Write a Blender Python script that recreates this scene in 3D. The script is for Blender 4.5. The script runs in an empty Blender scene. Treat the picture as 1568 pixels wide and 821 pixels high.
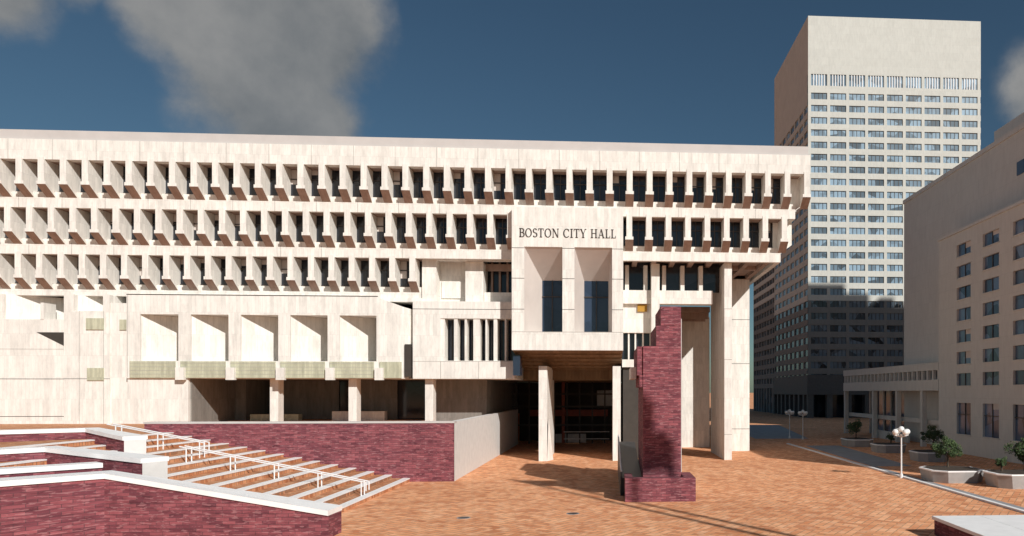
import bpy, math, random
from mathutils import Vector
random.seed(7)
sc = bpy.context.scene
sc.view_settings.view_transform = 'Standard'
sc.view_settings.look = 'None'
sc.view_settings.exposure = 0

# ------------------------------------------------------------------ materials
def new_mat(name):
    m = bpy.data.materials.new(name); m.use_nodes = True
    nt = m.node_tree
    return m, nt, nt.nodes, nt.links, nt.nodes['Principled BSDF']

def math_node(nt, op, a, b=None):
    n = nt.nodes.new('ShaderNodeMath'); n.operation = op
    for i, v in enumerate((a, b)):
        if v is None: continue
        if isinstance(v, (int, float)): n.inputs[i].default_value = v
        else: nt.links.new(v, n.inputs[i])
    return n.outputs[0]

def wall_uv(nt):
    g = nt.nodes.new('ShaderNodeNewGeometry')
    p = nt.nodes.new('ShaderNodeSeparateXYZ'); nt.links.new(g.outputs['Position'], p.inputs[0])
    n = nt.nodes.new('ShaderNodeSeparateXYZ'); nt.links.new(g.outputs['Normal'], n.inputs[0])
    ax = math_node(nt, 'ABSOLUTE', n.outputs[0]); ay = math_node(nt, 'ABSOLUTE', n.outputs[1])
    az = math_node(nt, 'ABSOLUTE', n.outputs[2])
    sel = math_node(nt, 'GREATER_THAN', ax, ay)
    inv = math_node(nt, 'SUBTRACT', 1.0, sel)
    u = math_node(nt, 'ADD', math_node(nt, 'MULTIPLY', p.outputs[0], inv), math_node(nt, 'MULTIPLY', p.outputs[1], sel))
    hz = math_node(nt, 'GREATER_THAN', az, 0.8)
    v = math_node(nt, 'ADD', p.outputs[2], math_node(nt, 'MULTIPLY', p.outputs[1], hz))
    c = nt.nodes.new('ShaderNodeCombineXYZ'); nt.links.new(u, c.inputs[0]); nt.links.new(v, c.inputs[1])
    return c.outputs[0], g.outputs['Position']

def noise(nt, vec, scale, detail=3, rough=0.6):
    n = nt.nodes.new('ShaderNodeTexNoise'); n.inputs['Scale'].default_value = scale
    n.inputs['Detail'].default_value = detail; n.inputs['Roughness'].default_value = rough
    nt.links.new(vec, n.inputs['Vector']); return n.outputs['Fac']

def ramp(nt, fac, stops):
    r = nt.nodes.new('ShaderNodeValToRGB'); nt.links.new(fac, r.inputs[0])
    e = r.color_ramp.elements
    while len(e) < len(stops): e.new(0.5)
    for el, (p, c) in zip(e, stops):
        el.position = p; el.color = (c[0], c[1], c[2], 1)
    return r.outputs[0]

def mix(nt, a, b, fac, mode='MIX'):
    n = nt.nodes.new('ShaderNodeMix'); n.data_type = 'RGBA'; n.blend_type = mode
    if isinstance(fac, (int, float)): n.inputs[0].default_value = fac
    else: nt.links.new(fac, n.inputs[0])
    for s, v in ((n.inputs[6], a), (n.inputs[7], b)):
        if isinstance(v, tuple): s.default_value = (v[0], v[1], v[2], 1)
        else: nt.links.new(v, s)
    return n.outputs[2]

def brick_tex(nt, vec, c1, c2, mortar, w, h, ms=0.01, bias=0.0):
    b = nt.nodes.new('ShaderNodeTexBrick')
    nt.links.new(vec, b.inputs['Vector'])
    b.inputs['Scale'].default_value = 1.0
    for k, c in (('Color1', c1), ('Color2', c2), ('Mortar', mortar)):
        b.inputs[k].default_value = (c[0], c[1], c[2], 1)
    b.inputs['Brick Width'].default_value = w; b.inputs['Row Height'].default_value = h
    b.inputs['Mortar Size'].default_value = ms; b.inputs['Bias'].default_value = bias
    return b

def concrete(name, col, board=0.35, contrast=0.10, stain=0.12):
    m, nt, N, L, bs = new_mat(name)
    uv, pos = wall_uv(nt)
    c1 = tuple(c * (1 + contrast * .3) for c in col); c2 = tuple(c * (1 - contrast * .8) for c in col)
    mo = tuple(c * 0.80 for c in col)
    b = brick_tex(nt, uv, c1, c2, mo, board, 2.1, 0.010)
    mp = N.new('ShaderNodeMapping'); L.new(pos, mp.inputs[0]); mp.inputs['Scale'].default_value = (1, 1, .28)
    st = noise(nt, mp.outputs[0], 1.9, 5, .75)
    s1 = ramp(nt, st, [(0.30, (1 - stain * 2.2, 1 - stain * 2.25, 1 - stain * 2.3)), (0.58, (1, 1, 1))])
    c = mix(nt, b.outputs[0], s1, 1.0, 'MULTIPLY')
    L.new(c, bs.inputs['Base Color']); bs.inputs['Roughness'].default_value = .88
    bs.inputs['Specular IOR Level'].default_value = .2
    return m

def plain(name, col, rough=.7, var=.12, scale=1.5, metallic=0):
    m, nt, N, L, bs = new_mat(name)
    g = N.new('ShaderNodeNewGeometry')
    n = noise(nt, g.outputs['Position'], scale, 3)
    c = ramp(nt, n, [(.3, tuple(x * (1 - var) for x in col)), (.7, tuple(min(1, x * (1 + var)) for x in col))])
    L.new(c, bs.inputs['Base Color']); bs.inputs['Roughness'].default_value = rough
    bs.inputs['Metallic'].default_value = metallic
    return m

def brickwall(name):
    m, nt, N, L, bs = new_mat(name)
    uv, pos = wall_uv(nt)
    b = brick_tex(nt, uv, (.32, .095, .11), (.16, .045, .06), (.12, .05, .06), .62, .17, .012)
    mp = N.new('ShaderNodeMapping'); L.new(uv, mp.inputs[0]); mp.inputs['Scale'].default_value = (.9, 5, 1)
    n = noise(nt, mp.outputs[0], 1.1, 4, .7)
    lt = ramp(nt, n, [(.35, (.60, .58, .60)), (.55, (1, 1, 1)), (.75, (1.0, 1.0, 1.0))])
    c = mix(nt, b.outputs[0], lt, 1, 'MULTIPLY')
    n2 = noise(nt, mp.outputs[0], 2.3, 2)
    c = mix(nt, c, (.42, .21, .22), math_node(nt, 'MULTIPLY', math_node(nt, 'GREATER_THAN', n2, .59), .5))
    L.new(c, bs.inputs['Base Color']); bs.inputs['Roughness'].default_value = .85
    bs.inputs['Specular IOR Level'].default_value = .25
    return m

def paving(name, rot=0.6, k=1.0, W=.8):
    m, nt, N, L, bs = new_mat(name)
    g = N.new('ShaderNodeNewGeometry')
    mp = N.new('ShaderNodeMapping'); L.new(g.outputs['Position'], mp.inputs[0]); mp.inputs['Rotation'].default_value = (0, 0, rot)
    A = ((1.0 * k, .50 * k, .26 * k), (.64 * k, .24 * k, .11 * k), (.50 * k, .27 * k, .16 * k))
    b = brick_tex(nt, mp.outputs[0], A[0], A[1], A[2], W, W / 2, .03)
    mp2 = N.new('ShaderNodeMapping'); L.new(g.outputs['Position'], mp2.inputs[0]); mp2.inputs['Rotation'].default_value = (0, 0, rot - math.pi / 2)
    ba = brick_tex(nt, mp2.outputs[0], (1.0 * k, .54 * k, .30 * k), (.76 * k, .31 * k, .145 * k), A[2], W, W / 2, .03)
    ch = N.new('ShaderNodeTexChecker'); L.new(mp.outputs[0], ch.inputs[0]); ch.inputs['Scale'].default_value = 1 / (2 * W)
    c = mix(nt, b.outputs[0], ba.outputs[0], ch.outputs['Fac'])
    fine = noise(nt, g.outputs['Position'], 1.6, 3)
    c = mix(nt, c, (.90 * k, .58 * k, .38 * k), math_node(nt, 'MULTIPLY', math_node(nt, 'GREATER_THAN', fine, .56), .35))
    big = noise(nt, g.outputs['Position'], .09, 4)
    c = mix(nt, c, ramp(nt, big, [(.35, (.88, .84, .81)), (.65, (1, 1, 1))]), 1, 'MULTIPLY')
    L.new(c, bs.inputs['Base Color']); bs.inputs['Roughness'].default_value = .9
    bs.inputs['Specular IOR Level'].default_value = .15
    return m

def glass(name, col, rough=.08, var=.5, spec=.5):
    m, nt, N, L, bs = new_mat(name)
    g = N.new('ShaderNodeNewGeometry')
    v = N.new('ShaderNodeTexVoronoi'); v.inputs['Scale'].default_value = .45
    L.new(g.outputs['Position'], v.inputs['Vector'])
    s = N.new('ShaderNodeSeparateColor'); L.new(v.outputs['Color'], s.inputs[0])
    c = ramp(nt, s.outputs[0], [(.0, tuple(x * (1 - var) for x in col)), (1, tuple(x * (1 + var) for x in col))])
    L.new(c, bs.inputs['Base Color']); bs.inputs['Roughness'].default_value = rough
    bs.inputs['Specular IOR Level'].default_value = spec
    return m

M_CON = concrete('board_formed_concrete', (.855, .825, .77), .35, .12, .09)
M_SHAD = concrete('shaded_inner_concrete', (.27, .25, .225), .35, .15, .12)  # undercroft shade put into the base colour
M_UND = concrete('bounce_shaded_concrete', (.42, .31, .26), .35, .1)  # shade and warm ground bounce painted into the concrete colour
M_CONG = concrete('greenish_ribbed_concrete', (.55, .55, .41), .22, .2)
M_CAP = plain('smooth_parapet_concrete', (.55, .52, .50), .8, .05, .6)
M_HOOD = plain('smooth_hood_lining', (.62, .56, .52), .8, .05, .6)
M_WOOD = concrete('timber_formed_soffit', (.24, .155, .09), .3, .25)
M_GREY = plain('grey_render', (.68, .67, .65), .85, .06)
M_WHITE = plain('white_granite_coping', (.90, .89, .88), .7, .05, 1.2)
M_BRICK = brickwall('red_brick')
M_PAVE = paving('brick_paving')
M_PAVE2 = paving('brick_treads', 0, .74, .5)
M_GLASS = glass('window_glass', (.022, .026, .034))
M_GLASSB = glass('blue_window_glass', (.03, .045, .075), .05, .25)
M_GLASST = glass('tower_window_glass', (.19, .27, .34), .2, .6, .4)
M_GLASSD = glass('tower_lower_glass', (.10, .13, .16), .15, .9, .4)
M_GLASSR = glass('office_window_glass', (.09, .13, .20), .1, .6)
M_FRAME = plain('bronze_frame', (.05, .04, .035), .5)
M_METAL = plain('galvanised_steel', (.78, .78, .78), .4, .05, 2, .0)
M_BLACK = plain('dark_metal', (.035, .037, .04), .45)
M_JOINT = plain('dark_joint_line', (.40, .38, .35), .9)  # joint lines, a darker tone than the concrete
M_TOWER = concrete('tower_precast', (.62, .62, .575), 1.9, .05, .05)
M_TOWERL = concrete('tower_darker_panel', (.25, .25, .24), 1.9, .08, .05)  # darker copy of the tower colour, mostly for the lower storeys
M_TOWERD = plain('tower_granite_base', (.10, .10, .10), .7)
M_OFF = concrete('office_limestone', (.66, .64, .60), 1.2, .03, .04)
M_ROAD = plain('grey_stone_paving', (.30, .30, .31), .95, .15, .8)
M_PLANT = plain('planter_concrete', (.36, .35, .34), .85, .12)
M_SOIL = plain('soil', (.05, .035, .025), .95)
M_BARK = plain('bark', (.09, .065, .045), .95, .3, 6)
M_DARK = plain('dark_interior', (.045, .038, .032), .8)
M_YEL = plain('yellow_panel', (.40, .21, .02), .6)
M_REDI = plain('red_interior_panel', (.35, .08, .05), .6)
def leafmat():
    m, nt, N, L, bs = new_mat('leaves')
    g = N.new('ShaderNodeNewGeometry')
    n = noise(nt, g.outputs['Position'], 4, 3)
    c = ramp(nt, n, [(.3, (.025, .05, .018)), (.7, (.09, .14, .045))])
    L.new(c, bs.inputs['Base Color']); bs.inputs['Roughness'].default_value = .7
    return m
M_LEAF = leafmat()
def globemat():
    m, nt, N, L, bs = new_mat('opal_globe')
    bs.inputs['Base Color'].default_value = (.85, .85, .83, 1); bs.inputs['Roughness'].default_value = .25
    return m
M_GLOBE = globemat()

# ------------------------------------------------------------------ mesh helpers
class MB:
    def __init__(s): s.v = []; s.f = []; s.mi = []; s.mats = []
    def m(s, mat):
        if mat not in s.mats: s.mats.append(mat)
        return s.mats.index(mat)
    def face(s, pts, mat):
        b = len(s.v); s.v += [tuple(p) for p in pts]; s.f.append(tuple(range(b, b + len(pts)))); s.mi.append(s.m(mat))
    def box(s, x0, x1, y0, y1, z0, z1, mat):
        b = len(s.v)
        s.v += [(x0, y0, z0), (x1, y0, z0), (x1, y1, z0), (x0, y1, z0), (x0, y0, z1), (x1, y0, z1), (x1, y1, z1), (x0, y1, z1)]
        for q in ((0, 3, 2, 1), (4, 5, 6, 7), (0, 1, 5, 4), (1, 2, 6, 5), (2, 3, 7, 6), (3, 0, 4, 7)):
            s.f.append(tuple(b + i for i in q)); s.mi.append(s.m(mat))
    def prism(s, bottom, top, mat, side=None):
        b = len(s.v); n = len(bottom); s.v += [tuple(p) for p in bottom] + [tuple(p) for p in top]
        s.f.append(tuple(b + i for i in reversed(range(n)))); s.mi.append(s.m(mat))
        s.f.append(tuple(b + n + i for i in range(n))); s.mi.append(s.m(mat))
        for i in range(n):
            j = (i + 1) % n
            s.f.append((b + i, b + j, b + n + j, b + n + i)); s.mi.append(s.m(side[i] if side and i in side else mat))
    def cyl(s, x, y, z0, z1, r0, r1, mat, n=12):
        bo = [(x + r0 * math.cos(2 * math.pi * i / n), y + r0 * math.sin(2 * math.pi * i / n), z0) for i in range(n)]
        to = [(x + r1 * math.cos(2 * math.pi * i / n), y + r1 * math.sin(2 * math.pi * i / n), z1) for i in range(n)]
        s.prism(bo, to, mat)
    def tube(s, a, b, r, mat, n=8):
        a = Vector(a); b = Vector(b); d = (b - a).normalized()
        u = d.orthogonal().normalized(); w = d.cross(u)
        f = lambda c: [c + u * r * math.cos(2 * math.pi * i / n) + w * r * math.sin(2 * math.pi * i / n) for i in range(n)]
        s.prism(f(a), f(b), mat)
    def sphere(s, c, r, mat, seg=14, rings=8):
        b = len(s.v)
        for i in range(rings + 1):
            t = math.pi * i / rings
            for j in range(seg):
                p = 2 * math.pi * j / seg
                s.v.append((c[0] + r * math.sin(t) * math.cos(p), c[1] + r * math.sin(t) * math.sin(p), c[2] + r * math.cos(t)))
        for i in range(rings):
            for j in range(seg):
                k = (j + 1) % seg
                s.f.append((b + i * seg + j, b + (i + 1) * seg + j, b + (i + 1) * seg + k, b + i * seg + k)); s.mi.append(s.m(mat))
    def build(s, name, parent=None, smooth=False):
        me = bpy.data.meshes.new(name); me.from_pydata(s.v, [], s.f)
        for mt in s.mats: me.materials.append(mt)
        me.polygons.foreach_set('material_index', s.mi)
        if smooth: me.polygons.foreach_set('use_smooth', [True] * len(s.f))
        me.update()
        o = bpy.data.objects.new(name, me); sc.collection.objects.link(o)
        if parent: o.parent = parent
        return o
def empty(name):
    o = bpy.data.objects.new(name, None); sc.collection.objects.link(o); return o

# ------------------------------------------------------------------ ground
g = MB(); g.face([(-3000, -600, 0), (3000, -600, 0), (3000, 5000, 0), (-3000, 5000, 0)], M_PAVE); g.build('ground')
k = MB(); k.box(23.9, 24.2, 20, 95, -.1, .12, M_WHITE); k.build('kerb')
p = MB()
p.face([(24.8, 66, .004), (28.6, 66, .004), (30, 92, .004), (25.6, 92, .004)], M_ROAD)
p.face([(22, 106, .004), (30, 106, .004), (36, 150, .004), (24, 150, .004)], M_ROAD)
p.face([(24.6, 34, .004), (25.1, 34, .004), (25.1, 66, .004), (24.6, 66, .004)], M_ROAD)
p.build('pavement')

# ------------------------------------------------------------------ city hall
CH = empty('city_hall')
PITCH = 1.947
XL = -78.0
ROWY = [70.0, 71.2, 72.4]; ROWH = [28.55, 24.38, 20.22]; XR = [20.0, 18.8, 17.6]
YB = 104.0
GD = 1.8      # depth of window plane behind the fin fronts
walls = MB(); fins = MB(); gl = MB()
walls.box(XL, 20, 70, 70.8, 28.55, 30.42, M_CON)
walls.box(19.2, 20, 70.8, YB, 28.55, 30.42, M_CON)
walls.box(XL, 19.85, 70.15, YB, 30.42, 31.32, M_CAP)
FW = .56
def prof(a, s, H, top):
    return [(a - s * .06, H + top), (a - s * .06, H - 2.30), (a + s * 1.17, H - 3.2), (a + s * 1.17, H - 2.66), (a + s * (GD + .1), H - 2.66), (a + s * (GD + .1), H - .02), (a + s * .02, H - .02), (a + s * .02, H + top)]
def fin_front(x, Y, H, w=FW, top=.22):
    pr = prof(Y, 1, H, top)
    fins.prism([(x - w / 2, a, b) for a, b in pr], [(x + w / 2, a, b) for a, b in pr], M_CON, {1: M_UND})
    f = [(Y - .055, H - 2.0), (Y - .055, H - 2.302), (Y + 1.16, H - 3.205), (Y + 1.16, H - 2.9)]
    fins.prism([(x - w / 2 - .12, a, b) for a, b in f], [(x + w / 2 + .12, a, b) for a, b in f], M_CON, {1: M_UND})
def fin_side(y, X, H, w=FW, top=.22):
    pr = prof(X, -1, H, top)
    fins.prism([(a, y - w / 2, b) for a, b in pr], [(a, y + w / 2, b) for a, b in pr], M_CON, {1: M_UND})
for r in range(3):
    Y, H, X1 = ROWY[r], ROWH[r], XR[r]
    Yn, Xn = Y + 1.2, X1 - 1.2
    if r < 2:
        zt, zb = H - 2.7, ROWH[r + 1]
        walls.box(XL, Xn, Yn, Yn + .5, zb, zt, M_CON)
        walls.box(Xn - .5, Xn, Yn + .5, YB, zb, zt, M_CON)
        rng = [(XL, X1)] if r == 0 else [(XL, -9.4), (1.6, X1)]
    else:
        walls.box(XL, -18.6, Yn, Yn + .8, 16.4, H - 2.7, M_CON)
        rng = [(XL, -18.5)]
    for a, b in rng:
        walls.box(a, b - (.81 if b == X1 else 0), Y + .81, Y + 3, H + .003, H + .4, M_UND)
        gy = Y + GD
        xe = b - (GD if b == X1 else 0)
        gl.face([(a, gy, H - 2.7), (xe, gy, H - 2.7), (xe, gy, H), (a, gy, H)], M_GLASS)
        gl.box(a, xe, gy - .08, gy - .01, H - 2.7, H - 2.52, M_FRAME)
        gl.box(a, xe, gy - .08, gy - .01, H - 1.0, H - .9, M_FRAME)
        x = 19.65; i = 0
        while x > a:
            if a + .3 < x < b - .1:
                fin_front(x, Y, H)
                if x - PITCH / 2 > a:
                    gl.box(x - PITCH / 2 - .04, x - PITCH / 2 + .04, gy - .1, gy - .012, H - 2.52, H - .02, M_FRAME)
                    if random.random() < .22:
                        hb = random.uniform(.4, 1.9)
                        gl.box(x - PITCH + FW / 2 + .02, x - PITCH / 2 - .06, gy - .006, gy - .003, H - hb, H - .02, M_HOOD)
                if i % 2 == 0 and b - x > .5:
                    walls.box(x - PITCH / 2 - .02, x - PITCH / 2 + .02, Y - .008, Y + .02, H, H + (1.87 if r == 0 else 1.1), M_JOINT)
            x -= PITCH; i += 1
    if r < 2:
        gx = X1 - GD
        gl.face([(gx, Y + GD, H - 2.7), (gx, YB, H - 2.7), (gx, YB, H), (gx, Y + GD, H)], M_GLASS)
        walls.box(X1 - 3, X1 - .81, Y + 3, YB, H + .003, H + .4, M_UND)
        y = Y + 1.9
        while y < YB - 1:
            fin_side(y, X1, H); y += PITCH
walls.box(XL, 17.0, 71.72, YB, 25.1, 25.80, M_CON)
walls.box(XL, 15.9, 72.92, YB, 20.95, 21.6, M_CON)
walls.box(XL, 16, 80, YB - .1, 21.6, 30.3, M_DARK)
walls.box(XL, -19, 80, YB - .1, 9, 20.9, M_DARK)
walls.box(-9.3, 16.75, 73.25, YB, 20.7, 20.94, M_UND)
for i in range(9):
    x = 16.4 - i * 1.947
    if x > 1.7: walls.box(x - .25, x + .25, 73.25, YB, 20.26, 20.69, M_UND)
for y in (77.5, 84, 91, 98): walls.box(1.6, 16.7, y, y + .7, 20.3, 20.69, M_UND)
walls.build('upper_walls', CH); fins.build('precast_fins', CH); gl.build('upper_windows', CH)

# --- projecting council chamber box
bx = MB()
Y0 = 70.4
bx.box(-9.3, 1.5, Y0, 71.15, 21.1, 24.95, M_CON)
bx.box(-9.3, 1.5, Y0, 85, 11.05, 12.85, M_CON)
bx.box(-9.3, -8.1, Y0, 85, 12.85, 21.1, M_CON)
bx.box(-4.42, -3.25, Y0, 73.6, 12.85, 21.1, M_CON)
bx.box(.42, 1.5, Y0, 85, 12.85, 21.1, M_CON)
bx.box(-9.3, 1.5, 71.2, 85, 21.1, 24.3, M_CON)
for z in (15.0, 18.0, 20.95):
    for a, b in ((-9.31, -8.09), (-4.43, -3.24), (.41, 1.51)): bx.box(a, b, Y0 - .012, Y0 + .02, z, z + .05, M_FRAME)
bx.box(-9.31, 1.51, Y0 - .012, Y0 + .02, 12.8, 12.85, M_JOINT)
for (a, b, c, d) in ((-8.1, -4.42, -6.65, -4.62), (-3.25, .42, -2.4, .05)):
    F = [(a, Y0 + .05, 12.85), (b, Y0 + .05, 12.85), (b, Y0 + .05, 21.1), (a, Y0 + .05, 21.1)]
    B = [(c, 73.6, 13.0), (d, 73.6, 13.0), (d, 73.6, 18.3), (c, 73.6, 18.3)]
    for i in range(4):
        j = (i + 1) % 4
        bx.face([F[i], F[j], B[j], B[i]], M_HOOD if i != 0 else M_CON)
    bx.face([(q[0], 73.58, q[2]) for q in B], M_GLASSB)
    bx.box((c + d) / 2 - .04, (c + d) / 2 + .04, 73.45, 73.56, 13.0, 18.3, M_FRAME)
    bx.box(c, d, 73.46, 73.55, 16.6, 16.7, M_FRAME)
bx.build('council_chamber_bay', CH)
so = MB()
so.prism([(-9.25, Y0 + .3, 11.04), (1.45, Y0 + .3, 11.04), (1.45, 84, 8.75), (-9.25, 84, 8.75)],
         [(-9.25, Y0 + .3, 11.06), (1.45, Y0 + .3, 11.06), (1.45, 84, 10.9), (-9.25, 84, 10.9)], M_WOOD)
for i in range(7):
    y = 72 + i * 1.8; z = 11.04 - (y - 70.7) * .172
    so.box(-9.2, 1.4, y, y + .15, z - .14, z + .05, M_WOOD)
so.box(-9.6, 1.8, 80.2, 80.9, 8.3, 9.5, M_WOOD)
so.build('entrance_soffit', CH)

# --- lettering
def letters():
    mb = MB(); T, t = .15, .06
    def rib(pts):
        for i in range(len(pts) - 1):
            (x0, y0, w0, d0), (x1, y1, w1, d1) = pts[i], pts[i + 1]
            yield [(x0 - d0[0] * w0, y0 - d0[1] * w0), (x0 + d0[0] * w0, y0 + d0[1] * w0), (x1 + d1[0] * w1, y1 + d1[1] * w1), (x1 - d1[0] * w1, y1 - d1[1] * w1)]
    def stem(x, w=T): return [[(x - w / 2, 0), (x + w / 2, 0), (x + w / 2, 1), (x - w / 2, 1)]]
    def bar(x0, x1, y, h=t): return [[(x0, y - h / 2), (x1, y - h / 2), (x1, y + h / 2), (x0, y + h / 2)]]
    def diag(x0, y0, x1, y1, w): return [[(x0 - w / 2, y0), (x0 + w / 2, y0), (x1 + w / 2, y1), (x1 - w / 2, y1)]]
    def serif(x, y, w=.34): return bar(x - w / 2, x + w / 2, .03 if y == 0 else .97, .06)
    def arc(cx, cy, rx, ry, a0, a1, wmin=.03, wmax=.075, n=18):
        out = []
        for i in range(n + 1):
            a = math.radians(a0 + (a1 - a0) * i / n)
            out.append((cx + rx * math.cos(a), cy + ry * math.sin(a), wmin + (wmax - wmin) * abs(math.cos(a)), (math.cos(a), math.sin(a))))
        return list(rib(out))
    G = {
        'B': (.75, stem(.2) + serif(.2, 0) + serif(.2, 1) + bar(.2, .42, .965) + bar(.2, .42, .53) + bar(.2, .42, .035) + arc(.4, .75, .24, .215, -90, 90) + arc(.42, .28, .28, .245, -90, 90)),
        'O': (.95, arc(.47, .5, .38, .47, 0, 360, n=32)),
        'S': (.65, arc(.32, .74, .22, .225, 25, 270) + arc(.32, .27, .25, .235, 90, -155)),
        'T': (.8, stem(.4) + serif(.4, 0) + bar(.05, .75, .965) + diag(.06, .75, .06, 1, .05) + diag(.74, .75, .74, 1, .05)),
        'N': (.95, stem(.16, .07) + stem(.8, .07) + diag(.78, 0, .18, 1, .16) + serif(.16, 0, .26) + serif(.12, 1, .26) + serif(.8, 1, .26)),
        'C': (.85, arc(.46, .5, .38, .47, 45, 315, n=28) + diag(.76, .68, .76, .95, .05)),
        'I': (.42, stem(.21) + serif(.21, 0) + serif(.21, 1)),
        'Y': (.85, [[(.34, 0), (.5, 0), (.5, .48), (.34, .48)]] + diag(.42, .42, .12, 1, .15) + diag(.42, .42, .74, 1, .07) + serif(.42, 0) + serif(.12, 1, .3) + serif(.74, 1, .24)),
        'H': (.95, stem(.2) + stem(.75) + bar(.2, .75, .52) + serif(.2, 0) + serif(.2, 1) + serif(.75, 0) + serif(.75, 1)),
        'A': (.9, diag(.12, 0, .43, 1, .07) + diag(.76, 0, .43, 1, .16) + bar(.25, .65, .33) + serif(.12, 0, .26) + serif(.77, 0, .3)),
        'L': (.7, stem(.2) + serif(.2, 0) + serif(.2, 1) + bar(.2, .66, .035) + diag(.64, 0, .66, .28, .05)),
        ' ': (.42, []),
    }
    s = 'BOSTON CITY HALL'
    total = sum(G[c][0] + .08 for c in s)
    H = .86; W = 9.45; kx = W / total; x = -8.6
    for c in s:
        for q in G[c][1]:
            lo = [(x + a * kx, Y0 - .05, 22.02 + b * H) for a, b in q]; hi = [(a, Y0 + .01, b) for a, _, b in lo]
            mb.prism(lo, hi, M_FRAME)
        x += (G[c][0] + .08) * kx
    return mb
letters().build('lettering', CH)

# --- hooded lower block (left)
lb = MB()
LB0, LB1 = -46.3, -22.6
YH = 72.3
lb.box(LB0, LB1, YH, YH + .7, 14.5, 16.38, M_CON)
ops = [-45.04, -40.35, -35.66, -30.97, -26.28]; ow = 3.55
px = LB0
for n_, o in enumerate(ops):
    lb.box(px, o, YH, YH + 3.9, 8.3, 14.5, M_CON)
    fr = .97 if n_ < 3 else .80
    dd = 3.6
    a, b = (o, YH + .2), (o + ow * fr, YH + dd)
    lb.prism([(a[0], a[1], 10), (b[0], b[1], 10), (b[0], b[1] + .3, 10), (a[0], a[1] + .3, 10)],
             [(a[0], a[1], 14.5), (b[0], b[1], 14.5), (b[0], b[1] + .3, 14.5), (a[0], a[1] + .3, 14.5)], M_CON)
    lb.face([(o + ow * fr, YH + dd + .1, 10), (o + ow, YH + dd + .1, 10), (o + ow, YH + dd + .1, 14.5), (o + ow * fr, YH + dd + .1, 14.5)], M_GLASS)
    if fr < .9: lb.box(o + ow * .86, o + ow * .91, YH + 2.2, YH + 3.4, 10, 12.4, M_CON)
    lb.box(o, o + ow, YH + .71, YH + 3.9, 14.52, 15, M_CON)
    lb.box(o, o + ow, YH, YH + 3.9, 8.3, 10.0, M_CON)
    lb.box(o - .9, o + ow - .25, YH - .12, YH - .003, 8.35, 9.95, M_CONG)
    lb.box(o + ow - .05, o + ow + .75, YH - .45, YH - .003, 8.15, 9.35, M_CON)
    for q in range(4): lb.box(o - .89, o + ow - .26, YH - .135, YH - .11, 8.7 + q * .35, 8.73 + q * .35, M_JOINT)
    px = o + ow
lb.box(px, LB1, YH, YH + 3.9, 8.3, 14.5, M_CON)
lb.box(LB0, LB1, 76.25, 80, 8.35, 16.38, M_CON)
lb.prism([(LB1 + .0, YH, 8.3), (-20.2, YH + .0, 8.3), (-19.35, YH + 1.2, 8.3), (-19.35, 80, 8.3), (LB1, 80, 8.3)],
         [(LB1, YH, 16.3), (-20.2, YH, 15.4), (-19.35, YH + 1.2, 15.2), (-19.35, 80, 15.2), (LB1, 80, 16.3)], M_CON)
lb.box(-22.4, -20.3, YH - .12, YH - .003, 8.35, 9.95, M_CONG)
lb.box(-20.0, -19.45, YH - .02, YH + .6, 8.5, 11.7, M_DARK)
lb.box(LB0, -18.6, 73.2, 76, 16.0, 16.37, M_CON)
lb.box(-46.3, -22.6, YH - .02, YH + .02, 16.36, 16.44, M_FRAME)
SY = 72.9
lb.box(XL, -58, SY, 80, 3.5, 16.4, M_CON)
lb.box(-58, -52.3, SY, 80, 3.5, 14.0, M_CON)
lb.prism([(-58, SY + .3, 14), (-53.2, SY + 3.6, 14), (-53.2, SY + 4, 14), (-58, SY + .7, 14)], [(-58, SY + .3, 16.4), (-53.2, SY + 3.6, 16.4), (-53.2, SY + 4, 16.4), (-58, SY + .7, 16.4)], M_CON)
lb.box(-52.3, -51.4, SY - .25, 80, 3.5, 16.4, M_CON)
lb.box(-51.4, -48.7, SY - .25, 80, 3.5, 14.8, M_CON)
lb.prism([(-51.4, SY + .3, 14.8), (-48.8, SY + 3.3, 14.8), (-48.8, SY + 3.6, 14.8), (-51.4, SY + .6, 14.8)], [(-51.4, SY + .3, 16.4), (-48.8, SY + 3.3, 16.4), (-48.8, SY + 3.6, 16.4), (-51.4, SY + .6, 16.4)], M_CON)
lb.box(-48.7, -48.1, SY - .25, 80, 3.5, 16.4, M_CON)
lb.box(-48.1, -46.3, SY - .1, 80, 3.5, 15.6, M_CON)
lb.box(-46.3, -40.65, YH + .15, 80, 3.5, 8.3, M_CON)
lb.box(-50.2, -48.6, SY - .37, SY - .253, 13.0, 14.1, M_CONG)
lb.box(-50.1, -48.6, SY - .37, SY - .253, 8.1, 9.3, M_CONG)
lb.box(-47.2, -46.5, SY - .22, SY - .103, 13.0, 14.0, M_CONG)
lb.box(XL, -52.31, SY - .02, SY + .1, 8.22, 8.27, M_FRAME)
lb.box(XL, -52.31, SY - .02, SY + .1, 4.6, 4.65, M_FRAME)
lb.box(XL, -52.31, SY - .012, SY + .1, 11.1, 11.14, M_JOINT)
lb.box(-52.31, -48.09, SY - .27, SY - .2, 8.24, 8.28, M_FRAME)
for x in (-50.9, -48.65): lb.box(x, x + .04, SY - .262, SY - .2, 3.6, 14.8, M_JOINT)
lb.box(-46.25, -46.2, YH - .012, YH + .02, 8.4, 16.3, M_JOINT)
lb.prism([(-55, SY - .012, 12.75), (-52.4, SY - .012, 11.4), (-52.4, SY - .012, 12.75)], [(-55, SY + .1, 12.75), (-52.4, SY + .1, 11.4), (-52.4, SY + .1, 12.75)], M_DARK)
lb.box(-54.6, -54.3, SY - .05, SY + 1.5, 14.0, 15.6, M_CON)
lb.build('hooded_office_block', CH)

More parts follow.
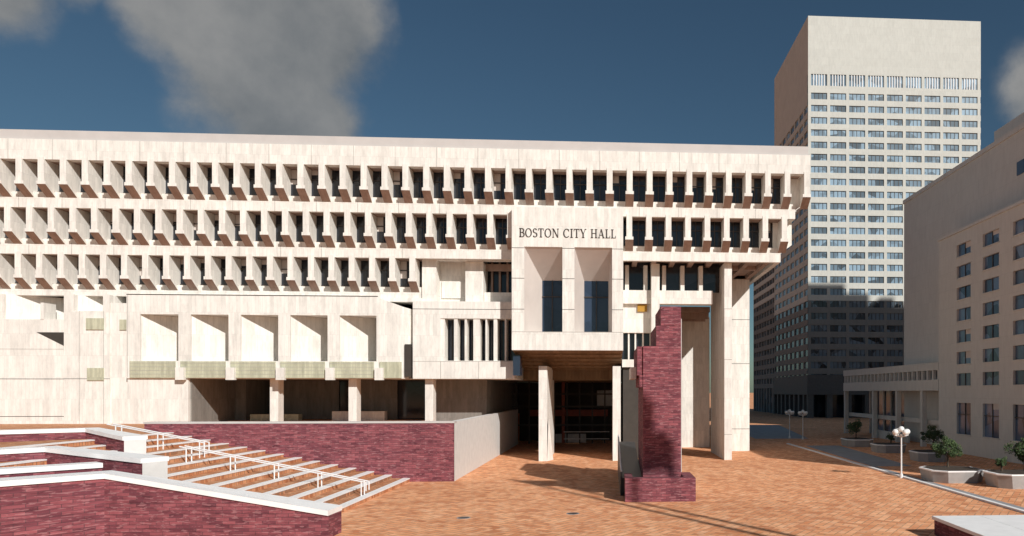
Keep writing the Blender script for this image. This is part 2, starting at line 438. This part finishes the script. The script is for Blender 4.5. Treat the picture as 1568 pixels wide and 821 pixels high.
# --- middle recessed section
md = MB()
md.box(-19.3, -16.6, 72.6, 80, 8.3, 16.0, M_CON)
md.box(-16.6, -9.32, 72.6, 80, 8.3, 10.1, M_CON)
md.box(-16.6, -9.32, 72.6, 80, 14.3, 16.0, M_CON)
for a, b in ((-15.3, -14.95), (-13.4, -12.75), (-11.4, -11.05), (-14.25, -14.05), (-12.2, -12.05), (-10.3, -10.15)):
    md.box(a, b, 72.7, 74.2, 10.1, 14.3, M_CON)
md.box(-16.6, -16.2, 72.7, 74.2, 10.1, 14.3, M_CON)
md.face([(-16.6, 74.4, 10.1), (-9.4, 74.4, 10.1), (-9.4, 74.4, 14.3), (-16.6, 74.4, 14.3)], M_GLASSB)
for x in (-15.8, -14.6, -13.8, -12.5, -11.8, -10.8, -9.9): md.box(x - .03, x + .03, 74.25, 74.39, 10.1, 14.3, M_FRAME)
md.box(-18.6, -17.2, 73.4, 79, 16.003, 20.9, M_CON)
md.box(-17.2, -14.2, 75.0, 79, 16.003, 20.9, M_CON)
md.box(-17.0, -14.4, 74.85, 74.99, 16.6, 18.3, M_CON)
md.box(-14.4, -12.6, 73.8, 79, 16.003, 20.2, M_CON)
md.box(-12.6, -9.32, 74.6, 79, 16.003, 17.2, M_CON)
md.face([(-12.6, 76.5, 17.2), (-9.3, 76.5, 17.2), (-9.3, 76.5, 20.9), (-12.6, 76.5, 20.9)], M_GLASS)
for x in (-12.1, -11.3, -10.5, -9.8): md.box(x - .1, x + .1, 76.1, 76.45, 17.2, 20.6, M_UND)
md.box(-12.6, -9.32, 75.2, 75.5, 19.5, 20.2, M_UND)
md.box(-18.6, -9.32, 73.3, 74.0, 20.22, 20.7, M_CON)
md.box(-9.28, -8.6, 71.2, 73, 8.6, 10.6, M_GLASSB)
md.box(-19.3, -9.35, 72.588, 72.61, 15.2, 15.25, M_FRAME)
md.box(-19.3, -9.35, 72.588, 72.61, 10.0, 10.04, M_JOINT)
for x in (-16.6, -12.9): md.box(x, x + .05, 72.585, 72.61, 8.3, 10.0, M_JOINT)
md.build('middle_bays', CH)

# --- undercroft
uc = MB()
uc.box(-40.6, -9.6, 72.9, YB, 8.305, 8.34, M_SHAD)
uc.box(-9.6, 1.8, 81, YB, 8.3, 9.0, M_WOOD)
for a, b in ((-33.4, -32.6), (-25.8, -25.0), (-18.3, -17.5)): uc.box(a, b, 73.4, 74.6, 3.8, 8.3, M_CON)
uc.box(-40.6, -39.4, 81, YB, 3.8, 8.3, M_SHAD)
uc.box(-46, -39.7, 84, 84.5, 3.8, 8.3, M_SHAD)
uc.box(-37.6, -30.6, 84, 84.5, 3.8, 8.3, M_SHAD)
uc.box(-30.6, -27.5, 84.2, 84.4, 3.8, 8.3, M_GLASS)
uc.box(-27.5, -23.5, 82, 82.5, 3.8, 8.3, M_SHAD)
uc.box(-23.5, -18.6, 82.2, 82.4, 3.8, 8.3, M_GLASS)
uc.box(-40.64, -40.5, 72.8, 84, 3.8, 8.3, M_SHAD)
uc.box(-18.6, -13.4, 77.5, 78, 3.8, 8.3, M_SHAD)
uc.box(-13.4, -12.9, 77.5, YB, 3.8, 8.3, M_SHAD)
uc.box(-29.5, -24, 79, 80, 3.9, 4.9, M_CON)
uc.box(-38, -33, 79, 80, 3.9, 4.6, M_CONG)
for a, b in ((-6.95, -6.1), (.5, 1.3)):
    uc.box(a, b, 73, 82.3, -.1, 9.6, M_CON)
uc.prism([(-6.95, 72.98, 0), (-6.1, 72.98, 0), (-5.6, 74.5, 0), (-6.95, 74.5, 0)], [(-6.95, 72.98, 3.6), (-6.1, 72.98, 3.6), (-6.1, 74.5, 4.4), (-6.95, 74.5, 4.4)], M_CON)
uc.box(11.95, 12.72, 73.2, 83, -.1, 20.25, M_CON)
uc.box(14.6, 16.7, 84, 86.5, -.1, 20.68, M_CON)
uc.box(14.6, 15.2, 86.5, 95, -.1, 20.68, M_CON)
for z in (2.6, 10.3, 15.5):
    uc.box(14.59, 16.71, 83.985, 84.02, z, z + .05, M_FRAME); uc.box(11.935, 12.735, 73.185, 73.3, z, z + .05, M_JOINT)
uc.box(5.5, 6.3, 84, 95, -.1, 16.4, M_CON)
uc.box(9.2, 12.8, 90, 97, -.1, 16.4, M_CON)
uc.box(-12.9, 9.2, YB - .2, YB, 0, 8.3, M_DARK)
for i in range(11):
    x = -12.4 + i * 1.7
    uc.box(x, x + .18, YB - 6.2, YB - 6, 0, 8.3, M_FRAME)
for z in (2.4, 4.9, 6.6): uc.box(-12.9, 2, YB - 6.25, YB - 5.95, z, z + .2, M_FRAME)
uc.box(-11, 0, YB - 3, YB - 2.5, 3.6, 4.5, M_REDI)
uc.box(-8, -3, YB - 4.5, YB - 4.2, 0, 1.2, M_GREY)
uc.box(-1.5, 1.2, YB - 4.2, YB - 4, 4.9, 7.2, M_GREY)
uc.box(-6.3, -5.9, YB - 5, YB - 4.7, 0, 8.3, M_REDI)
uc.tube((-5.6, 92, 1.0), (.2, 92, 1.0), .05, M_METAL)
uc.tube((-5.6, 92, 1.9), (.2, 92, 1.9), .05, M_METAL)
uc.build('entrance_undercroft', CH)

# --- right loggia
rl = MB()
rl.box(1.5, 11.0, 74.9, 76.2, 16.2, 17.6, M_CON)
rl.face([(1.5, 76.3, 17.6), (11.9, 76.3, 17.6), (11.9, 76.3, 20.7), (1.5, 76.3, 20.7)], M_GLASS)
x = 2.0
while x < 11.4:
    rl.box(x - .2, x + .2, 75.2, 76.25, 17.6, 20.25, M_CON); x += 1.947
rl.box(4.5, 5.35, 74.2, 76.2, 12, 20.25, M_CON)
rl.box(1.5, 5.2, 75.4, 82, 13.2, 16.2, M_CON)
rl.box(1.5, 5.2, 75.6, 82, 9.6, 10.4, M_CON)
rl.face([(1.5, 76.2, 10.4), (5.2, 76.2, 10.4), (5.2, 76.2, 13.2), (1.5, 76.2, 13.2)], M_GLASS)
for x in (2.2, 2.9, 3.7, 4.5): rl.box(x - .08, x + .08, 75.6, 76.18, 10.4, 13.2, M_CON)
rl.box(3.1, 4.1, 75.2, 75.39, 15.4, 16.15, M_YEL)
rl.box(1.6, 5.2, 76, 84, 0, 9.6, M_DARK)
rl.box(5.2, 12, 84, YB, 16.4, 17.0, M_UND)
for y in (85, 88): rl.box(5.2, 12, y, y + .4, 15.7, 16.39, M_UND)
rl.build('loggia', CH)

# ------------------------------------------------------------------ terrace, stairs and walls
te = MB()
te.box(-120, -12.6, 57.8, 110, -.1, 3.9, M_PAVE2)
te.box(-120, -34.44, 30, 57.8, -.1, 3.9, M_PAVE2)
te.build('terrace')
bw = MB()
bw.box(-35.2, -12.0, 57.0, 57.75, -.1, 4.56, M_BRICK)
bw.box(-35.25, -11.95, 56.95, 57.8, 4.56, 4.7, M_CAP)
bw.build('brick_wall')
cw = MB()
cw.box(-12.55, -11.98, 57.8, 97, -.1, 4.66, M_GREY)
cw.face([(-11.97, 57.0, 0), (-11.97, 57.82, 0), (-11.97, 57.82, 4.66), (-11.97, 57.0, 4.66)], M_GREY)
cw.build('concrete_wall')
st = MB()
N = 14; run = 1.36; rise = 3.9 / N
for i in range(N):
    x1 = -15.4 - i * run
    st.box(-34.44, x1, 37.6, 57.0, (i * rise) - (.1 if i == 0 else 0), (i + 1) * rise, M_PAVE2)
    st.box(x1 - .50, x1 + .03, 37.6, 56.99, (i + 1) * rise - .06, (i + 1) * rise + .012, M_WHITE)
st.build('staircase')

def coped_wall(name, pts, w, zb, bmat=M_BRICK, capz=.24, ends=False):
    mb = MB()
    n = len(pts); offs = []
    for i in range(n):
        d = Vector((0, 0))
        if i > 0: d += (Vector(pts[i][:2]) - Vector(pts[i - 1][:2])).normalized()
        if i < n - 1: d += (Vector(pts[i + 1][:2]) - Vector(pts[i][:2])).normalized()
        d.normalize(); offs.append(Vector((d.y, -d.x)))
    for i in range(n - 1):
        a, b = pts[i], pts[i + 1]; na, nb = offs[i], offs[i + 1]
        def q(e, z0a, z0b, mat, side=None):
            A0 = (a[0] - na.x * e, a[1] - na.y * e); A1 = (a[0] + na.x * (w + e), a[1] + na.y * (w + e))
            B0 = (b[0] - nb.x * e, b[1] - nb.y * e); B1 = (b[0] + nb.x * (w + e), b[1] + nb.y * (w + e))
            mb.prism([(*A0, z0a[0]), (*A1, z0a[0]), (*B1, z0b[0]), (*B0, z0b[0])], [(*A0, z0a[1]), (*A1, z0a[1]), (*B1, z0b[1]), (*B0, z0b[1])], mat, side)
        q(0, (zb, a[2] - capz), (zb, b[2] - capz), bmat, {0: M_GREY} if ends and i == 0 else None)
        q(.08, (a[2] - capz + .002, a[2]), (b[2] - capz + .002, b[2]), M_WHITE)
    return mb.build(name)
coped_wall('brick_retaining_wall', [(-13.3, 35.2, 1.33), (-23.8, 35.6, 3.13), (-26.6, 32.5, 3.13), (-34, 25, 3.2)], 1.5, -.1)
coped_wall('brick_retaining_wall', [(-25.9, 38.6, 3.35), (-28.4, 35.9, 3.35), (-36, 28.2, 3.35)], 1.0, 0)
coped_wall('brick_retaining_wall', [(-23.5, 37.9, 3.62), (-30.5, 41.0, 3.98), (-32.3, 38.6, 3.98), (-39, 30, 4.0)], 1.3, 0, ends=True)
coped_wall('brick_retaining_wall', [(-29.6, 46.0, 4.25), (-34.2, 49.4, 4.6), (-38.0, 46.0, 4.62), (-46.8, 38.3, 4.7)], 1.2, 0, ends=True)
fl = MB()
fb = [(-24, 37), (-27.5, 33.5), (-34.8, 26.2), (-60, 26), (-60, 40), (-34.4, 40), (-30, 41)]
fl.prism([(a, b, 0) for a, b in fb], [(a, b, 2.9) for a, b in fb], M_BRICK)
fl.build('raised_bed')

def handrail(y, xa, xb):
    mb = MB()
    zf = lambda x: max(0, (-15.4 - x) / run * rise + .25)
    n = int((xa - xb) / 1.36)
    for s in (0, .6):
        for i in range(n + 1):
            xx = xa - i * 1.36
            if i % 2 == 0: mb.tube((xx, y + s, zf(xx) - .3), (xx, y + s, zf(xx) + .85), .04, M_METAL)
        mb.tube((xa + .3, y + s, zf(xa + .3) + .85), (xb, y + s, zf(xb) + .85), .042, M_METAL)
        mb.tube((xa + .3, y + s, zf(xa + .3) + .85), (xa + .3, y + s, zf(xa + .3) + .3), .04, M_METAL)
    return mb.build('stair_handrail')
handrail(47.5, -15.9, -27.2); handrail(50.5, -27.6, -33.6)

# ------------------------------------------------------------------ brick stair tower
bt = empty('brick_tower')
b = MB()
b.box(2.33, 4.85, 47.5, 55, -.1, 10.03, M_BRICK)
b.box(1.95, 2.33, 47.62, 54, 8.1, 10.0, M_BRICK)
b.box(2.1, 2.33, 47.56, 54, 7.3, 8.1, M_BRICK)
b.box(3.2, 4.85, 47.52, 54, 10.03, 11.4, M_BRICK)
b.box(3.5, 4.85, 47.5, 53, 11.4, 12.66, M_BRICK)
b.box(1.6, 1.95, 49.5, 54, 7.9, 8.7, M_CON)
b.box(4.85, 5.05, 49, 54, 0, 12.0, M_CAP)
b.build('shaft', bt)
b = MB(); b.box(1.1, 5.6, 45.6, 46.3, -.1, 1.5, M_BRICK); b.box(1.1, 1.6, 46.3, 48.5, -.1, 1.5, M_BRICK); b.box(4.9, 5.6, 46.3, 49, -.1, 1.5, M_BRICK)
b.build('base_wall', bt)
b = MB()
b.prism([(.98, 48.5, .1), (2.3, 48.5, .1), (2.3, 62, 1.1), (.98, 62, 1.1)], [(.98, 48.5, 1.2), (2.3, 48.5, 1.2), (2.3, 62, 2.7), (.98, 62, 2.7)], M_BLACK)
b.prism([(.85, 48.5, .0), (.96, 48.5, .0), (.96, 62, .0), (.85, 62, .0)], [(.85, 48.5, 1.6), (.96, 48.5, 1.6), (.96, 62, 3.2), (.85, 62, 3.2)], M_BLACK)
b.tube((.91, 48.5, 1.65), (.91, 62, 3.25), .06, M_METAL)
b.build('ramp', bt)

lw = MB(); lw.box(15.98, 34, 24, 34.3, -.1, .74, M_BRICK)
x = 15.9
while x < 33: lw.box(x, x + 2.37, 24, 34.4, .742, .9, M_WHITE); x += 2.4
lw.build('low_brick_wall')

# ------------------------------------------------------------------ tower
TW = empty('office_tower')
t = MB(); TX0, TX1, TY0, TY1, TZ = 53.4, 101.0, 189.0, 228.0, 107.5
z0 = 9.0; fl_h = 3.27; ztop = 92.0
zt0 = 88.9
ZS = zt0 - 1.9 - 17 * fl_h      # change of colour between the light upper and dark lower storeys
t.box(TX0 + .25, TX1 - .6, TY0 + .25, TY1, ZS, TZ - .5, M_GLASST)
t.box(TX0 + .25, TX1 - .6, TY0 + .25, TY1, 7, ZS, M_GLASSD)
t.box(TX0, TX1, TY0, TY1, ztop - .0, TZ, M_TOWER)
nb = 9; bw_ = (TX1 - TX0 - .9) / nb
for i in range(nb + 1):
    x = TX0 + i * bw_
    t.box(x, x + .8, TY0 + .003, TY0 + .3, ZS, ztop, M_TOWER)
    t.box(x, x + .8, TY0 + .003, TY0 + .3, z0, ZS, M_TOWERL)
t.box(TX0, TX1, TY0, TY0 + .3, zt0 - 1.9, zt0, M_TOWER)
for i in range(nb):
    for j in range(1, 6):
        x = TX0 + i * bw_ + .8 + (bw_ - .8) * j / 6
        t.box(x - .1, x + .1, TY0 + .08, TY0 + .24, zt0, ztop, M_WHITE)
z = zt0 - 1.9
while z - fl_h > z0 - 2:
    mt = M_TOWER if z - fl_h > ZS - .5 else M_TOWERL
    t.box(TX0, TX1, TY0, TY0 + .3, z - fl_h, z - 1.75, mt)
    for i in range(nb):
        for j in (1, 2, 3):
            x = TX0 + i * bw_ + .8 + (bw_ - .8) * j / 4
            t.box(x - .06, x + .06, TY0 + .17, TY0 + .24, z - 1.75, z, M_FRAME)
    z -= fl_h
t.box(TX0 - .002, TX0 + .7, TY0 + .8, TY1, 84, ztop, M_TOWER)
nby = 8; by = (TY1 - TY0) / nby
for i in range(1, nby + 1):
    t.box(TX0 + .003, TX0 + .3, TY0 + i * by - .9, TY0 + i * by, ZS, 84, M_TOWER)
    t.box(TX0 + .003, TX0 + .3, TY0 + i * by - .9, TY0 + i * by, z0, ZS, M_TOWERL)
z = zt0 - 1.9
while z - fl_h > z0 - 2:
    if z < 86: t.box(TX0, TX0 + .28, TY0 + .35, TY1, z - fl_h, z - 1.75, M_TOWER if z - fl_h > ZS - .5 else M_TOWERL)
    z -= fl_h
t.build('shaft', TW)
t = MB()
t.box(TX0 + .7, TX0 + 20, TY1, 262, 0, 62, M_GLASSD)
z = 62.0
while z > 8:
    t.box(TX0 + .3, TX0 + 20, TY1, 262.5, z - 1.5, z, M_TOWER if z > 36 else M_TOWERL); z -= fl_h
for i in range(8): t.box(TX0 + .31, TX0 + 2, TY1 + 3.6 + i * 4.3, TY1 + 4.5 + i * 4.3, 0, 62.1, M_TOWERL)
t.build('rear_wing', TW)
t = MB()
t.box(TX0 - .3, TX1 + .3, TY0 - .3, TY1 + .3, 6.2, 11.5, M_TOWERD)
for i in range(10):
    x = TX0 + i * bw_; t.box(x, x + 1.5, TY0, TY0 + 1.5, 0, 6.2, M_TOWERD)
for i in range(8):
    y = TY0 + 4 + i * 5; t.box(TX0, TX0 + 1.5, y, y + 1.5, 0, 6.2, M_TOWERD)
t.box(TX0 + 4, TX1 - 4, TY0 + 4, TY1, 0, 6.2, M_GLASS)
t.build('base', TW)

# second tower standing off to the right (its shadow falls on the first)
el = math.radians(31); az = math.radians(33)
Ld = 150.0
sx, sy, sz_ = math.sin(az), -math.cos(az), math.tan(el)
T2 = empty('office_tower')
t = MB()
cx2, cy2 = TX0 + sx * Ld, TY0 + sy * Ld; hz2 = 36.0 + sz_ * Ld
D2 = 26
t.box(cx2 - 24, cx2 + 10, cy2 - D2, cy2, 0, hz2, M_TOWER)
t.box(cx2 + 10, cx2 + 17, cy2 - D2, cy2 - .5, 0, hz2 - 2.2, M_TOWER)
t.box(cx2 + 17, cx2 + 20, cy2 - D2, cy2 - 1, 0, hz2 - 5, M_TOWER)
t.box(cx2 + 20, cx2 + 24, cy2 - D2, cy2 - .8, 0, hz2 - 3.0, M_TOWER)
t.box(cx2 + 24, cx2 + 44, cy2 - D2, cy2 - 1.2, 0, hz2 - 5, M_TOWER)
zz = 8
while zz < hz2 - 12:
    t.box(cx2 - 24.3, cx2 + 44.3, cy2 - D2 - .3, cy2 + .1, zz, zz + 1.6, M_GLASST); zz += 3.6
t.build('shaft', T2)

# ------------------------------------------------------------------ right office building
OB = empty('office_building')
o = MB()
o.box(43, 90, 45, 102, 0, 34.8, M_OFF)
o.box(46, 70, 56, 83, 34.8, 38, M_OFF)
X0 = 40.0; yA, yB = 40.0, 84.7
wins = []
y = 80.2
while y > 44: wins.append((y - 3.2, y)); y -= 5.75
zr = [(22.4, 23.8), (19.95, 21.35), (17.5, 18.9), (15.05, 16.45), (12.6, 14.0), (10.15, 11.55), (7.7, 9.1), (2.2, 5.75)]
prev = yB
for a, b in wins:
    o.box(X0, 43, b, prev, 0, 25.2, M_OFF); prev = a
o.box(X0, 43, yA, prev, 0, 25.2, M_OFF)
for a, b in wins:
    top = 25.2
    for z0_, z1_ in zr:
        o.box(X0 + .003, 43, a, b, z1_, top, M_OFF); top = z0_
        o.box(X0 + .25, X0 + .3, a, b, z0_, z1_, M_GLASSR)
        o.box(X0 + .18, X0 + .24, (a + b) / 2 - .05, (a + b) / 2 + .05, z0_, z1_, M_FRAME)
        if z1_ - z0_ > 2: o.box(X0 + .18, X0 + .24, a, b, z0_ + 2.2, z0_ + 2.3, M_FRAME)
        o.box(X0 - .08, X0 + .2, a - .1, b + .1, z0_ - .12, z0_, M_OFF)
        if random.random() < .35:
            o.box(X0 + .243, X0 + .248, a + .05, (a + b) / 2 - .06, z1_ - random.uniform(.3, .9), z1_, M_HOOD)
    o.box(X0 + .003, 43, a, b, 0, top - .12, M_OFF)
o.box(X0 - .15, 43, yA, yB + .1, 25.2, 25.5, M_OFF)
o.box(42.85, 90, 45, 102.1, 34.3, 34.82, M_OFF)
for yy in (58, 66, 73): o.box(42.9, 43.0, yy - 1.4, yy, 29.7, 31.1, M_GLASSR)
o.build('walls', OB)
cn = MB()
cn.box(40, 46, 84.8, 120, 9.65, 10.6, M_OFF); cn.box(40, 46, 84.8, 120, 7.15, 8.5, M_OFF)
cn.box(40.5, 45.5, 84.8, 119.8, 8.5, 9.65, M_GLASST)
yy = 84.8
while yy < 120: cn.box(40.05, 40.45, yy, yy + .35, 8.5, 9.65, M_OFF); yy += 1.5
for yy in (119.4, 106.5, 97.5, 89.5): cn.box(40.1, 40.7, yy, yy + .6, 0, 7.15, M_OFF)
cn.box(44.5, 46, 84.8, 120, 0, 7.15, M_GLASSR)
for yy in range(86, 120, 3): cn.box(44.3, 44.49, yy, yy + .3, 0, 7.15, M_OFF)
cn.box(41, 41.3, 84.8, 120, 2.9, 3.5, M_OFF); cn.box(41, 41.3, 96, 108, 0, 1.2, M_OFF)
cn.build('colonnade', OB)

# ------------------------------------------------------------------ street lamps
def lamp(x, y, H=3.9):
    e = empty('street_lamp'); mb = MB()
    mb.cyl(x, y, 0, .35, .16, .12, M_METAL); mb.cyl(x, y, .35, H - .5, .07, .055, M_METAL)
    mb.cyl(x, y, H - .5, H - .4, .12, .12, M_METAL)
    for a in (0, 90, 180, 270):
        c, s = math.cos(math.radians(a + 12)), math.sin(math.radians(a + 12))
        mb.tube((x, y, H - .62), (x + .55 * c, y + .55 * s, H - .5), .035, M_METAL)
        mb.cyl(x + .55 * c, y + .55 * s, H - .52, H - .42, .09, .12, M_METAL)
    mb.build('post', e)
    gb = MB()
    for a in (0, 90, 180, 270):
        c, s = math.cos(math.radians(a + 12)), math.sin(math.radians(a + 12))
        gb.sphere((x + .55 * c, y + .55 * s, H - .2), .24, M_GLOBE)
    gb.sphere((x, y, H + .02), .24, M_GLOBE)
    gb.build('globes', e, smooth=True)
lamp(23.8, 57, 3.95); lamp(28.6, 104, 4.1); lamp(27.4, 107, 4.1)

# ------------------------------------------------------------------ planters and shrubs
def planter(x0, x1, y0, y1, h=.85):
    mb = MB(); cx, cy = (x0 + x1) / 2, (y0 + y1) / 2
    def oct_(s, z):
        c = .22
        w, d = (x1 - x0) / 2 * s, (y1 - y0) / 2 * s; k = min(w, d) * c * 2
        return [(cx + a, cy + b_, z) for a, b_ in ((-w + k, -d), (w - k, -d), (w, -d + k), (w, d - k), (w - k, d), (-w + k, d), (-w, d - k), (-w, -d + k))]
    mb.prism(oct_(.93, 0), oct_(1, h), M_PLANT)
    mb.prism(oct_(1.02, h + .002), oct_(1.02, h + .1), M_WHITE)
    mb.prism(oct_(.9, h + .103), oct_(.9, h + .13), M_SOIL)
    mb.build('planter')
def shrub(x, y, z, H, R, name='shrub', n=1800):
    e = empty(name)
    tr = MB()
    tr.cyl(x, y, z, z + H * .45, .09, .055, M_BARK, 8)
    for i in range(7):
        a = i * 2.4; tr.tube((x, y, z + H * (.3 + .03 * i)), (x + math.cos(a) * R * .6, y + math.sin(a) * R * .6, z + H * (.55 + .04 * i)), .025, M_BARK, 5)
    tr.build('trunk', e)
    lf = MB(); cl = []
    for i in range(22):
        th = random.uniform(0, 6.28); ph = random.uniform(-1, 1); rr = R * random.uniform(.35, .95)
        cl.append((x + rr * math.cos(th) * math.sqrt(1 - ph * ph), y + rr * math.sin(th) * math.sqrt(1 - ph * ph), z + H * .62 + rr * ph * .75, R * random.uniform(.2, .38)))
    for i in range(n):
        c = random.choice(cl); d = Vector((random.gauss(0, 1), random.gauss(0, 1), random.gauss(0, 1))).normalized() * c[3] * random.uniform(.5, 1)
        p_ = Vector(c[:3]) + d; u = Vector((random.uniform(-1, 1), random.uniform(-1, 1), random.uniform(-1, 1))).normalized()
        w = u.orthogonal().normalized(); s = random.uniform(.05, .1)
        lf.face([p_ - u * s, p_ + w * s * .6, p_ + u * s, p_ - w * s * .6], M_LEAF)
    lf.build('foliage', e)
planter(25.0, 29.2, 53.2, 57.2); shrub(27.2, 56, .9, 2.6, 1.15, n=2600)
planter(28.2, 33.5, 49.8, 53.1, .95); shrub(31.2, 52.0, .95, 2.7, 1.25, n=2800); shrub(29.4, 52.0, .95, 1.3, .5, n=500)
planter(31.0, 34.2, 69.5, 73); shrub(33.2, 71.5, .9, 2.7, 1.2, n=2400)
planter(30.8, 34.3, 80, 83.5); shrub(33.0, 82, .9, 1.3, .6, n=500)
planter(30.4, 33.8, 89, 93); shrub(32.0, 91, .9, 2.6, 1.2, n=2000)

for (x, y) in ((-8.0, 40.5), (-2.0, 41.5)):
    d = MB(); d.cyl(x, y, -.02, .012, .3, .3, M_BLACK, 20); d.cyl(x, y, -.02, .008, .38, .38, M_ROAD, 20); d.build('manhole_cover')

# ------------------------------------------------------------------ flagpoles behind the viewpoint
def flagpole(x, y, H):
    e = empty('flagpole'); mb = MB()
    mb.cyl(x, y, 0, .8, .5, .45, M_WHITE, 16); mb.cyl(x, y, .8, H, .28, .16, M_WHITE, 12); mb.sphere((x, y, H + .2), .25, M_METAL)
    mb.build('pole', e)
    f = MB(); n = 14; w, h = 4.2, 2.6
    P = lambda i, j: (x + .2 + w * i / n * .95, y + .35 * math.sin(i * .8) * i / n, H - .3 - h * j - .5 * (i / n) ** 2)
    for i in range(n): f.face([P(i, 1), P(i + 1, 1), P(i + 1, 0), P(i, 0)], M_REDI)
    f.build('shadow_flag', e)  # unseen flag, added for the shadow patch it drops near the entrance
flagpole(4.3 + math.tan(az) * 39, .5, 41); flagpole(6.0 + math.tan(az) * 40, -1.0, 39.5)

# ------------------------------------------------------------------ light, sky
sdir = Vector((math.sin(az) * math.cos(el), -math.cos(az) * math.cos(el), math.sin(el)))
L = bpy.data.lights.new('sun', 'SUN'); L.energy = 4.35; L.angle = math.radians(.5); L.color = (1, .965, .91)
lo = bpy.data.objects.new('sun', L); sc.collection.objects.link(lo); lo.rotation_euler = (-sdir).to_track_quat('-Z', 'Y').to_euler()
w = bpy.data.worlds.new('World'); sc.world = w; w.use_nodes = True
nt = w.node_tree; bg = nt.nodes['Background']
sky = nt.nodes.new('ShaderNodeTexSky'); sky.sky_type = 'NISHITA'; sky.sun_disc = False
sky.sun_elevation = el; sky.sun_rotation = math.pi - az; sky.air_density = 1.0; sky.dust_density = .6; sky.ozone_density = 1.5
tc = nt.nodes.new('ShaderNodeTexCoord')
nz = nt.nodes.new('ShaderNodeTexNoise'); nz.inputs['Scale'].default_value = 6.5; nz.inputs['Detail'].default_value = 10; nz.inputs['Roughness'].default_value = .56
nt.links.new(tc.outputs['Generated'], nz.inputs['Vector'])
cl = None
for (dx, dy, dz), rad in (((-.57, 1.04, .56), .11), ((-.51, 1.036, .51), .12), ((-.46, 1.03, .51), .14), ((-.41, 1.027, .50), .12), ((-.47, 1.03, .43), .13), ((-.44, 1.028, .375), .12),
                          ((-.86, 1.05, .59), .08), ((-.78, 1.05, .62), .07), ((.68, .96, .40), .13), ((.66, .96, .30), .12), ((.72, .96, .48), .10), ((.42, .97, .64), .08)):
    c = Vector((dx, dy, dz)).normalized()
    vm = nt.nodes.new('ShaderNodeVectorMath'); vm.operation = 'DISTANCE'; vm.inputs[1].default_value = c
    nt.links.new(tc.outputs['Generated'], vm.inputs[0])
    mr = nt.nodes.new('ShaderNodeMapRange'); mr.inputs[1].default_value = 0; mr.inputs[2].default_value = rad; mr.inputs[3].default_value = 1; mr.inputs[4].default_value = 0
    nt.links.new(vm.outputs['Value'], mr.inputs[0])
    cl = mr.outputs[0] if cl is None else math_node(nt, 'MAXIMUM', cl, mr.outputs[0])
nn = math_node(nt, 'MULTIPLY', math_node(nt, 'SUBTRACT', nz.outputs['Fac'], .5), 1.2)
m1 = math_node(nt, 'ADD', cl, nn)
mr = nt.nodes.new('ShaderNodeMapRange'); mr.interpolation_type = 'SMOOTHSTEP'; mr.inputs[1].default_value = .14; mr.inputs[2].default_value = .52; mr.inputs[4].default_value = .88
nt.links.new(m1, mr.inputs[0])
mask = math_node(nt, 'MULTIPLY', mr.outputs[0], math_node(nt, 'MINIMUM', math_node(nt, 'MULTIPLY', cl, 5), 1))
skc = mix(nt, sky.outputs[0], (.60, .79, .83), 1, 'MULTIPLY')
cc = ramp(nt, nz.outputs['Fac'], [(.35, (3.4, 3.6, 3.7)), (.65, (6.2, 6.1, 5.9))])
fin = mix(nt, skc, cc, mask)
nt.links.new(fin, bg.inputs[0]); bg.inputs[1].default_value = .051

# ------------------------------------------------------------------ camera
cam = bpy.data.cameras.new('camera'); co = bpy.data.objects.new('camera', cam); sc.collection.objects.link(co)
co.location = (0, 0, 7); co.rotation_euler = (math.radians(90), 0, math.radians(-3.605))
cam.sensor_width = 36; cam.lens = 25.26; cam.shift_x = -.1378; cam.shift_y = .1209
cam.clip_start = .1; cam.clip_end = 8000
sc.camera = co
